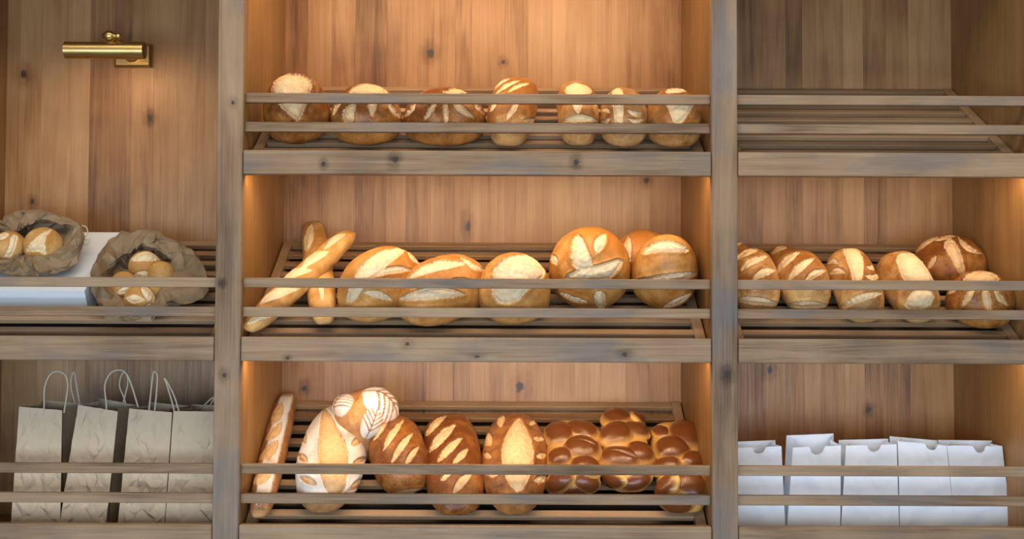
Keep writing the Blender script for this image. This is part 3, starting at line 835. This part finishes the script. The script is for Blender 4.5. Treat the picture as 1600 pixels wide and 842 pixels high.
# ---------------------------------------------------------------- brass picture lamp on the left wall
def brass_lamp():
    Yw = BACK_Y
    plate_c = at(209, 88, Yw - .006)
    sh_y = .215
    c = at(165.5, 79, sh_y)
    x0, x1 = float(at(103, 79, sh_y)[0]), float(at(226, 79, sh_y)[0])
    R = .0182
    r = empty('picture_lamp', (float(plate_c[0]), Yw, float(plate_c[2])))
    tag(r, 'brass picture lamp with a tubular shade on a square wall plate', 'lamp')
    o0 = np.array(r.location)
    def part(name, V, F, mat, smooth=True, parent=None):
        return link(name, mesh(name, np.array(V) - (o0 if parent is None else 0), F, smooth), parent or r, M[mat])
    # square plate with a stepped bevel
    hw = .0415
    V, F = [], []
    for k, (w, y) in enumerate(((hw, Yw), (hw, Yw - .010), (hw - .005, Yw - .015), (hw - .006, Yw - .015))):
        for sx, sz in ((-1, -1), (1, -1), (1, 1), (-1, 1)):
            V.append((plate_c[0] + sx * w, y, plate_c[2] + sz * (w - .0155)))
    for k in range(3):
        for j in range(4):
            a, b = k * 4 + j, k * 4 + (j + 1) % 4
            F.append((a, b, b + 4, a + 4))
    F.append((12, 13, 14, 15))
    part('wall_plate', V, F, 'brass', False)
    # round boss on the plate
    V, F = lathe_data([(.0165, 0), (.0165, .004), (.013, .008), (.0085, .010), (.007, .018)], 32)
    V = [(plate_c[0] + v[0], Yw - .015 - v[2], plate_c[2] + v[1]) for v in V]
    part('boss', V, [f[::-1] for f in F], 'brass')
    # arm: straight out, then up and over to the swivel
    kz = c[2] + R + .0125
    kx = float(at(174, 60, sh_y)[0])
    pts = [(plate_c[0], Yw - .02, plate_c[2]), (plate_c[0], Yw - .07, plate_c[2] + .002), (plate_c[0] - .001, sh_y + .045, plate_c[2] + .004), (kx + .012, sh_y + .024, kz - .006), (kx + .004, sh_y + .010, kz)]
    V, F = tube_data(spline(pts, 40), .0048, 14)
    part('arm', V, F, 'brass')
    # swivel: ball and neck across the shade, with a thumb screw
    prof = [(.002, -.016), (.0055, -.015), (.0075, -.011), (.0105, -.006), (.0115, 0), (.0095, .006), (.006, .009), (.0048, .012), (.0062, .0145), (.0062, .020), (.0045, .0225), (.003, .023)]
    V, F = lathe_data(prof, 24)
    V = [(kx + v[2] - .003, sh_y + v[0], kz + v[1]) for v in V]
    part('swivel', V, F, 'brass')
    # shade: a rolled tube left open below towards the wall
    n, t = 44, .0013
    a0, a1 = math.radians(-22), math.radians(268)       # 0 = towards the wall, 90 = up, 180 = towards the room
    ang = np.linspace(a0, a1, n)
    V, F = [], []
    for x in (x0, x1):
        for rr in (R, R - t):
            for q in ang: V.append((x, c[1] + rr * math.cos(q), c[2] + rr * math.sin(q)))
    for i in range(n - 1):
        F.append((i, i + 1, 2 * n + i + 1, 2 * n + i))
        F.append((n + i, 3 * n + i, 3 * n + i + 1, n + i + 1))
        F.append((i, n + i, n + i + 1, i + 1)); F.append((2 * n + i, 2 * n + i + 1, 3 * n + i + 1, 3 * n + i))
    F.append((0, 2 * n, 3 * n, n)); F.append((n - 1, 2 * n - 1, 4 * n - 1, 3 * n - 1))
    sh = part('shade', V, F, 'brass')
    sh.data.set_sharp_from_angle(angle=math.radians(40))
    for x, dx in ((x0, .0008), (x1, -.0008)):
        V, F = [], []
        for xx in (x + dx, x + dx * 1.4):
            for k in range(28):
                q = 2 * math.pi * k / 28
                V.append((xx, c[1] + (R - t) * math.cos(q), c[2] + (R - t) * math.sin(q)))
        for k in range(28): F.append((k, (k + 1) % 28, 28 + (k + 1) % 28, 28 + k))
        F.append(tuple(range(28))); F.append(tuple(range(28, 56))[::-1])
        part('dark_opening', V, F, 'brass_dark', False)  # disc coloured dark for the shaded inside of the open tube
    V, F = tube_data([(x0 + .025, c[1], c[2]), (x1 - .025, c[1], c[2])], .007, 14)
    part('bulb', V, F, 'bulb')
    area('picture_lamp_light', (float(c[0]), float(c[1]) + .004, float(c[2]) - .010), (float(c[0]), Yw, float(c[2]) - .12), .12, .012, .17, (1, .62, .30))
brass_lamp()

# ---------------------------------------------------------------- white cardboard box on the left tray
def cardboard_box():
    p0, s, n, L = tray_frame(1)
    xr = float(on_tray(141, 493, 1, 0)[0]); v0 = float(np.dot(on_tray(120, 494, 1, 0) - p0, s))
    hgt, x_l = .058, xr - .27
    lo, hi = .1, .4
    for _ in range(30):      # length up the slope from the seen back edge
        mid = (lo + hi) / 2
        q = p0 + s * (v0 + mid) + n * hgt; q[0] = xr
        if project([q])[0][1] > 363: lo = mid
        else: hi = mid
    r = empty('cardboard_box', tuple(float(v) for v in (p0 + s * v0)))
    r.location.x = (x_l + xr) / 2
    r.rotation_euler = (math.atan2(s[2], s[1]), 0, 0)
    tag(r, 'flat white cardboard box lying on the left tray under an open bag of rolls', 'box')
    hw = (xr - x_l) / 2
    V, F = box_data(-hw + .001, hw - .001, .001, lo - .001, 0, hgt - .002, .0008)
    link('body', mesh('body', V, F), r, M['box_white'])
    # lid: top sheet with short turned-down rims
    V, F = [], []
    for dz, w in ((0, 0), (-.016, 0)):
        V += [(-hw, 0, hgt + dz), (hw, 0, hgt + dz), (hw, lo, hgt + dz), (-hw, lo, hgt + dz)]
    F = [(0, 1, 2, 3)] + [(i, i + 4, (i + 1) % 4 + 4, (i + 1) % 4) for i in range(4)]
    link('lid', mesh('lid', V, F), r, M['box_white'])
cardboard_box()

# ---------------------------------------------------------------- open kraft bags of rolls
def radial(poly, c, ang):
    poly = np.array(poly, float) - c
    out = []
    for q in ang:
        d = np.array([math.cos(q), math.sin(q)]); best = 1.0
        for i in range(len(poly)):
            a, e = poly[i], poly[(i + 1) % len(poly)] - poly[i]
            det = d[0] * -e[1] + d[1] * e[0]
            if abs(det) < 1e-9: continue
            t = (a[0] * -e[1] + a[1] * e[0]) / det
            u = (d[0] * a[1] - d[1] * a[0]) / det
            if t > 0 and -1e-6 <= u <= 1 + 1e-6: best = max(best, t)
        out.append(best)
    return np.array(out)
def open_bag(label, c, outer, inner, Yf, inner_c, deep, seed, base_shift):
    c = np.array(c, float); ic = np.array(inner_c, float)
    rng = np.random.RandomState(seed)
    nA = 40
    ang = np.linspace(0, 2 * math.pi, nA, endpoint=False)
    dirs = np.stack([np.cos(ang), np.sin(ang)], 1)
    O = c + dirs * radial(outer, c, ang)[:, None]
    I = ic + dirs * radial(inner, ic, ang)[:, None]
    def ring(pts, dY, jit, jy):
        P = []
        for p in pts + rng.normal(size=pts.shape) * jit:
            P.append(at(p[0], p[1], Yf(p[1], p[0]) + dY + rng.normal() * jy))
        return P
    bc = c + np.array(base_shift)
    rings = [ring(bc + (O - c) * .55, .055, 1, .002), ring(bc * .5 + c * .5 + (O - c) * .82, .040, 2.0, .004), ring(c + (O - c) * .97, .018, 1.5, .004),
             ring(O, 0, .8, .003), ring(O * .80 + I * .20, -.010, 1.8, .006), ring(O * .45 + I * .55, -.010, 2.4, .008), ring(O * .15 + I * .85, -.006, 2.0, .005), ring(I, 0, 1.6, .003),
             ring(ic + (I - ic) * .93, deep * .35, 1.6, .004), ring(ic + (I - ic) * .82, deep * .7, 2, .005), ring(ic + (I - ic) * .55, deep, 2, .003)]
    V = [p for q in rings for p in q]
    F = []
    for i in range(len(rings) - 1):
        for k in range(nA):
            a, b = i * nA + k, i * nA + (k + 1) % nA
            if rng.rand() < .5: F += [(a, a + nA, b + nA), (a, b + nA, b)]
            else: F += [(a, a + nA, b), (a + nA, b + nA, b)]
    F.append(tuple(range(nA))); F.append(tuple((len(rings) - 1) * nA + k for k in range(nA))[::-1])
    V = np.array(V); o = V[:nA].mean(0)
    ob = link('paper_bag', mesh('paper_bag', V - o, F), None, M['kraft_dark'])
    ob.location = o
    tag(ob, label, 'bag', 'open brown bags of rolls')
    sub = ob.modifiers.new('creases', 'SUBSURF'); sub.subdivision_type = 'SIMPLE'; sub.levels = sub.render_levels = 2
    tx = bpy.data.textures.new('crumple', 'VORONOI'); tx.noise_scale = .028
    dm = ob.modifiers.new('crumple', 'DISPLACE'); dm.texture = tx; dm.strength = .006; dm.mid_level = .5; dm.texture_coords = 'LOCAL'
    ob.data.set_sharp_from_angle(angle=math.radians(30))
    return ob
YB1 = lambda py, px: .075 + (440 - py) * .00150
YB2 = lambda py, px: .066 + (500 - py) * .00130 - .062 * float(sstep(np.array(178.0 - px), 0, 34)) * float(sstep(np.array(500.0 - py), 10, 60))
bag1 = open_bag('crumpled open brown paper bag of rolls resting on the white box', (42, 385),
    [(-48, 352), (-20, 340), (4, 347), (6, 337), (26, 329), (64, 328), (90, 334), (115, 344), (131, 357), (132, 376), (122, 410), (103, 421), (83, 430), (24, 431), (5, 427), (-30, 422), (-52, 395)],
    [(-32, 362), (5, 356), (22, 366), (40, 352), (60, 343), (95, 346), (115, 354), (111, 370), (96, 389), (75, 398), (35, 400), (0, 407), (-28, 402)], YB1, (40, 378), .055, 3, (0, 6))
bag2 = open_bag('crumpled open brown paper bag of rolls standing beside the white box', (236, 425),
    [(217, 359), (243, 360), (259, 369), (279, 376), (302, 393), (316, 412), (325, 430), (326, 456), (312, 470), (296, 477), (262, 479), (246, 490), (236, 502), (165, 502), (152, 468), (143, 455), (142, 425), (148, 412), (156, 392), (170, 375), (190, 362), (211, 363)],
    [(219, 384), (243, 387), (268, 404), (271, 411), (259, 432), (250, 458), (236, 478), (214, 482), (196, 468), (172, 450), (166, 430), (176, 412), (198, 395)], YB2, (222, 430), .055, 7, (-14, 8))
# torn paper handle loop on the first bag
hp = [at(x, y, .185) for x, y in ((128, 352), (135, 355), (137, 364), (132, 372), (135, 375), (140, 374), (139, 379), (131, 383))]
V, F = tube_data(spline(hp, 50), .0012, 8)
o = np.array(bag1.location)
link('handle', mesh('handle', np.array(V) - o, F, True), bag1, M['twine'])
ROLL_SH = dict(n=2.05, mt=2.0, mb=2.6, hb=.40)
GR = 'bread rolls in the open bags'
def rl(label, b4, Y, scores, seed, yaw=0, lean=25, ratio=.85):
    bread('bread_roll', label, 1, b4, 'pale', scores, shape=ROLL_SH, place=Y, lean=lean, yaw=yaw, ratio=ratio, group=GR, seed=seed, N=36, cat='roll', brown=(.5, .4))
rl('bread roll at the picture edge in the bag on the white box', (-10, 359, 38, 406), .165, [PG((16, 364), (26, 366), (22, 384), (14, 404), (4, 404), (12, 384)), LZ(-6, 372, 14, 364, 4)], 61)
rl('bread roll with a pale star cut in the bag on the white box', (37, 361, 95, 401), .160, [PG((40, 388), (50, 376), (66, 366), (80, 362), (66, 374), (72, 396), (62, 388), (52, 388))], 62)
rl('banded bread roll at the top of the bag beside the white box', (200, 393, 250, 436), .175, [LZ(203, 406, 248, 404, 6, -4), LZ(203, 428, 244, 428, 7, -1)], 63)
rl('plain golden bread roll at the right in the bag beside the white box', (231, 409, 271, 443), .150, [], 64)
rl('bread roll at the left in the bag beside the white box', (171, 424, 213, 462), .135, [LZ(182, 455, 206, 446, 4)], 65)
rl('lowest bread roll with a cross cut in the bag beside the white box', (193, 446, 241, 486), .108, [LZ(196, 464, 224, 466, 5), PG((216, 449), (228, 449), (240, 462), (236, 474), (224, 464)), LZ(222, 478, 238, 472, 4)], 66)
rl('bread roll mostly hidden behind the cross-cut one in the bag', (222, 436, 252, 466), .140, [], 67)

# ---------------------------------------------------------------- standing paper bags
FLOOR_Z = ROWS[2] - .0538
def paper_sheet(cols, rows_, tl, tr, bl, br, profile, amp, seed, flip=False, curl=0.0):
    """a sheet between four corners; 'profile' drops the top edge along its width"""
    tl, tr, bl, br = (np.array(q, float) for q in (tl, tr, bl, br))
    V = []
    for j in range(rows_ + 1):
        t = j / rows_
        for i in range(cols + 1):
            u = i / cols
            top = tl * (1 - u) + tr * u; bot = bl * (1 - u) + br * u
            top = top + (bot - top) * profile(u)
            V.append(bot + (top - bot) * t)
    V = np.array(V)
    U = np.array([i / cols for j in range(rows_ + 1) for i in range(cols + 1)])
    T = np.array([j / rows_ for j in range(rows_ + 1) for i in range(cols + 1)])
    edge = np.minimum(np.minimum(U, 1 - U) * 5, 1)
    f = fbm(V, 34, seed, 2); g = fbm(V * [1, 1, .5], 62, seed + 1, 2)
    V[:, 1] += amp * edge * (np.abs(f) * 2.0 - 1 + .5 * np.abs(g))
    F = []
    for j in range(rows_):
        for i in range(cols):
            a = j * (cols + 1) + i
            q = (a, a + 1, a + cols + 2, a + cols + 1)
            F.append(q[::-1] if flip else q)
    return V, F
def standing_bag(name, label, group, mat, tl, tr, bl, br, Yb, Yt, depth, back_up, notch=None, amp=.003, seed=0, gusset=.022, hdl=(), flap=None, side_mat=None, back_dx=0.0, yoff=818):
    TL, TR = at(*tl, Yt), at(*tr, Yt)
    BL, BR = at(bl, yoff, Yb), at(br, yoff, Yb)
    def down(top, bot):
        return top + (bot - top) * ((top[2] - FLOOR_Z - .001) / (top[2] - bot[2]))
    BL, BR = down(TL, BL), down(TR, BR)
    o = np.array([(BL[0] + BR[0]) / 2, BL[1] + depth / 2, FLOOR_Z])
    r = empty(name, tuple(o)); tag(r, label, 'bag', group)
    dY = np.array([0, depth, 0.0])
    if notch:
        def prof(u):
            w = notch[1]; q = (u - notch[0]) / w
            return notch[2] * math.sqrt(max(0, 1 - q * q)) if abs(q) < 1 else 0.0
    else: prof = lambda u: 0.0
    if notch:
        V, F = paper_sheet(48, 30, TL, TR, BL, BR, prof, amp, seed)
    else:          # crumpled kraft: sharp-edged facets
        nc, nr_ = 9, 17
        V, F0 = paper_sheet(nc, nr_, TL, TR, BL, BR, prof, amp * .25, seed)
        rg = np.random.RandomState(seed)
        for q_ in range(len(V)):
            i_, j_ = q_ % (nc + 1), q_ // (nc + 1)
            low = 1.6 if j_ < 9 else .8
            if 0 < i_ < nc: V[q_] += [rg.normal() * .0022, rg.normal() * .0017 * low, 0]
            if 0 < j_ < nr_: V[q_][2] += rg.normal() * .003
            if i_ == 6 and j_ > 6: V[q_][1] -= .0022
        F = []
        for a_, b_, c_, d_ in F0:
            F += [(a_, b_, c_), (a_, c_, d_)] if rg.rand() < .5 else [(a_, b_, d_), (b_, c_, d_)]
    link('front_panel', mesh('front_panel', V - o, F, bool(notch)), r, M[mat])
    up = np.array([back_dx, 0, back_up])
    V, F = paper_sheet(20, 20, TL + dY + up, TR + dY + up, BL + dY, BR + dY, lambda u: 0, amp * .6, seed + 7, True)
    link('back_panel', mesh('back_panel', V - o, F, True), r, M[mat])
    for sg, T, Bq in ((1, TL, BL), (-1, TR, BR)):
        V, F = [], []
        nr = 12
        for j in range(nr + 1):
            t = j / nr
            p = Bq + (T - Bq) * t
            k = gusset * (.25 + .75 * t)
            q = p + dY + up * t
            V += [p, (p + q) / 2 + np.array([sg * k, 0, 0]), q]
        for j in range(nr):
            for i in range(2):
                a = j * 3 + i
                F.append((a, a + 1, a + 4, a + 3) if sg < 0 else (a, a + 3, a + 4, a + 1))
        link('side_gusset', mesh('side_gusset', np.array(V) - o, F), r, M[side_mat or mat])  # a darker side_mat paints the gusset's shade into the paper colour
    V = [BL + [0, 0, .0006], BR + [0, 0, .0006], BR + dY + [0, 0, .0006], BL + dY + [0, 0, .0006]]
    link('base', mesh('base', np.array(V) - o, [(0, 1, 2, 3)]), r, M[mat])
    for pts, back in hdl:
        Yh = (Yt + depth - .003) if back else (Yt + .004)
        P = [at(x, y, Yh) for x, y in pts]
        V, F = tube_data(spline(P, 46), .0017, 9)
        link('handle', mesh('handle', np.array(V) - o, F, True), r, M['twine'])
    if flap:
        a, b, c2 = (at(x, y, Yb - .0035) for x, y in flap)
        n_ = np.array([0, -.0012, 0])
        V = np.array([a, b, c2, a + n_, b + n_, c2 + n_]) - o
        link('fold', mesh('fold', V, [(2, 1, 0), (3, 4, 5), (0, 1, 4, 3), (1, 2, 5, 4), (2, 0, 3, 5)]), r, M[mat])
    return r
GK = 'small kraft bags with cord handles'
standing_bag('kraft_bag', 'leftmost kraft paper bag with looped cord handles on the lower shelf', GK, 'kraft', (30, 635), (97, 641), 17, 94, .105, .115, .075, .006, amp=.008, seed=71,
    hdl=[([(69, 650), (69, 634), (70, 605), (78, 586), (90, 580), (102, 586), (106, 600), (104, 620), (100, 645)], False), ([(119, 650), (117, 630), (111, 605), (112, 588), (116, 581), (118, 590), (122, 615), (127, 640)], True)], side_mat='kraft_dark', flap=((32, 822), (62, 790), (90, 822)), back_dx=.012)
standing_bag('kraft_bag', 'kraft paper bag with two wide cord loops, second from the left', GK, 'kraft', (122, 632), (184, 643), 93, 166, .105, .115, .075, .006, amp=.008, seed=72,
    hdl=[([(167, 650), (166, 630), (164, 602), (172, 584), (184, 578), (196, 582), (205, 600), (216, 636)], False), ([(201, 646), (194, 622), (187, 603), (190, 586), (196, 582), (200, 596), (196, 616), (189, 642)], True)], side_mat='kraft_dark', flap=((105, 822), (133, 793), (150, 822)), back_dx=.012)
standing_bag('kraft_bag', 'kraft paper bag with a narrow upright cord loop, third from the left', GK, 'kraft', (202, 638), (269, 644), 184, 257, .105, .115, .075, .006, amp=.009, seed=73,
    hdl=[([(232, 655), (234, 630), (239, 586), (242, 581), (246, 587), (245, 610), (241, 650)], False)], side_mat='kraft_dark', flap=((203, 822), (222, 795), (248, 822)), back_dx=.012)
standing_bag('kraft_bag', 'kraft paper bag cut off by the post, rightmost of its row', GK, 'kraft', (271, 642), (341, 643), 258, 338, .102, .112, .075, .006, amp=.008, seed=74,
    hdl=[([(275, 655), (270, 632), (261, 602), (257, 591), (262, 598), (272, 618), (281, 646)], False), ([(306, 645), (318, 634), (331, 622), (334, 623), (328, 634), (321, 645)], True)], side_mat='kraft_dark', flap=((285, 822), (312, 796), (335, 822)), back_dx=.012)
GW = 'white paper bags with thumb notches'
wb = [('white paper bag partly behind the post, leftmost of the white bags', (1142, 700), (1221, 697), 1142, 1227, .007, (.55, .13, .07)),
      ('white paper bag standing apart with its tall back sheet showing, second of five', (1239, 699), (1314, 696), 1230, 1313, .019, (.50, .15, .085)),
      ('white paper bag in the middle of the five white bags', (1322, 696), (1401, 694), 1314, 1405, .006, (.55, .13, .07)),
      ('white paper bag with a sloping top edge, fourth of the white bags', (1403, 689), (1479, 696), 1406, 1492, .005, (.68, .12, .06)),
      ('rightmost white paper bag with a bulging lower corner', (1480, 696), (1566, 697), 1492, 1580, .006, (.58, .11, .07))]
for i, (lb, tl, tr, bl, br, up_, nt) in enumerate(wb):
    standing_bag('white_bag', lb, GW, 'white_paper', tl, tr, bl, br, .12, .13, .04, up_, notch=nt, amp=.0014, seed=81 + 3 * i, gusset=.015, back_dx=-.003, yoff=822)
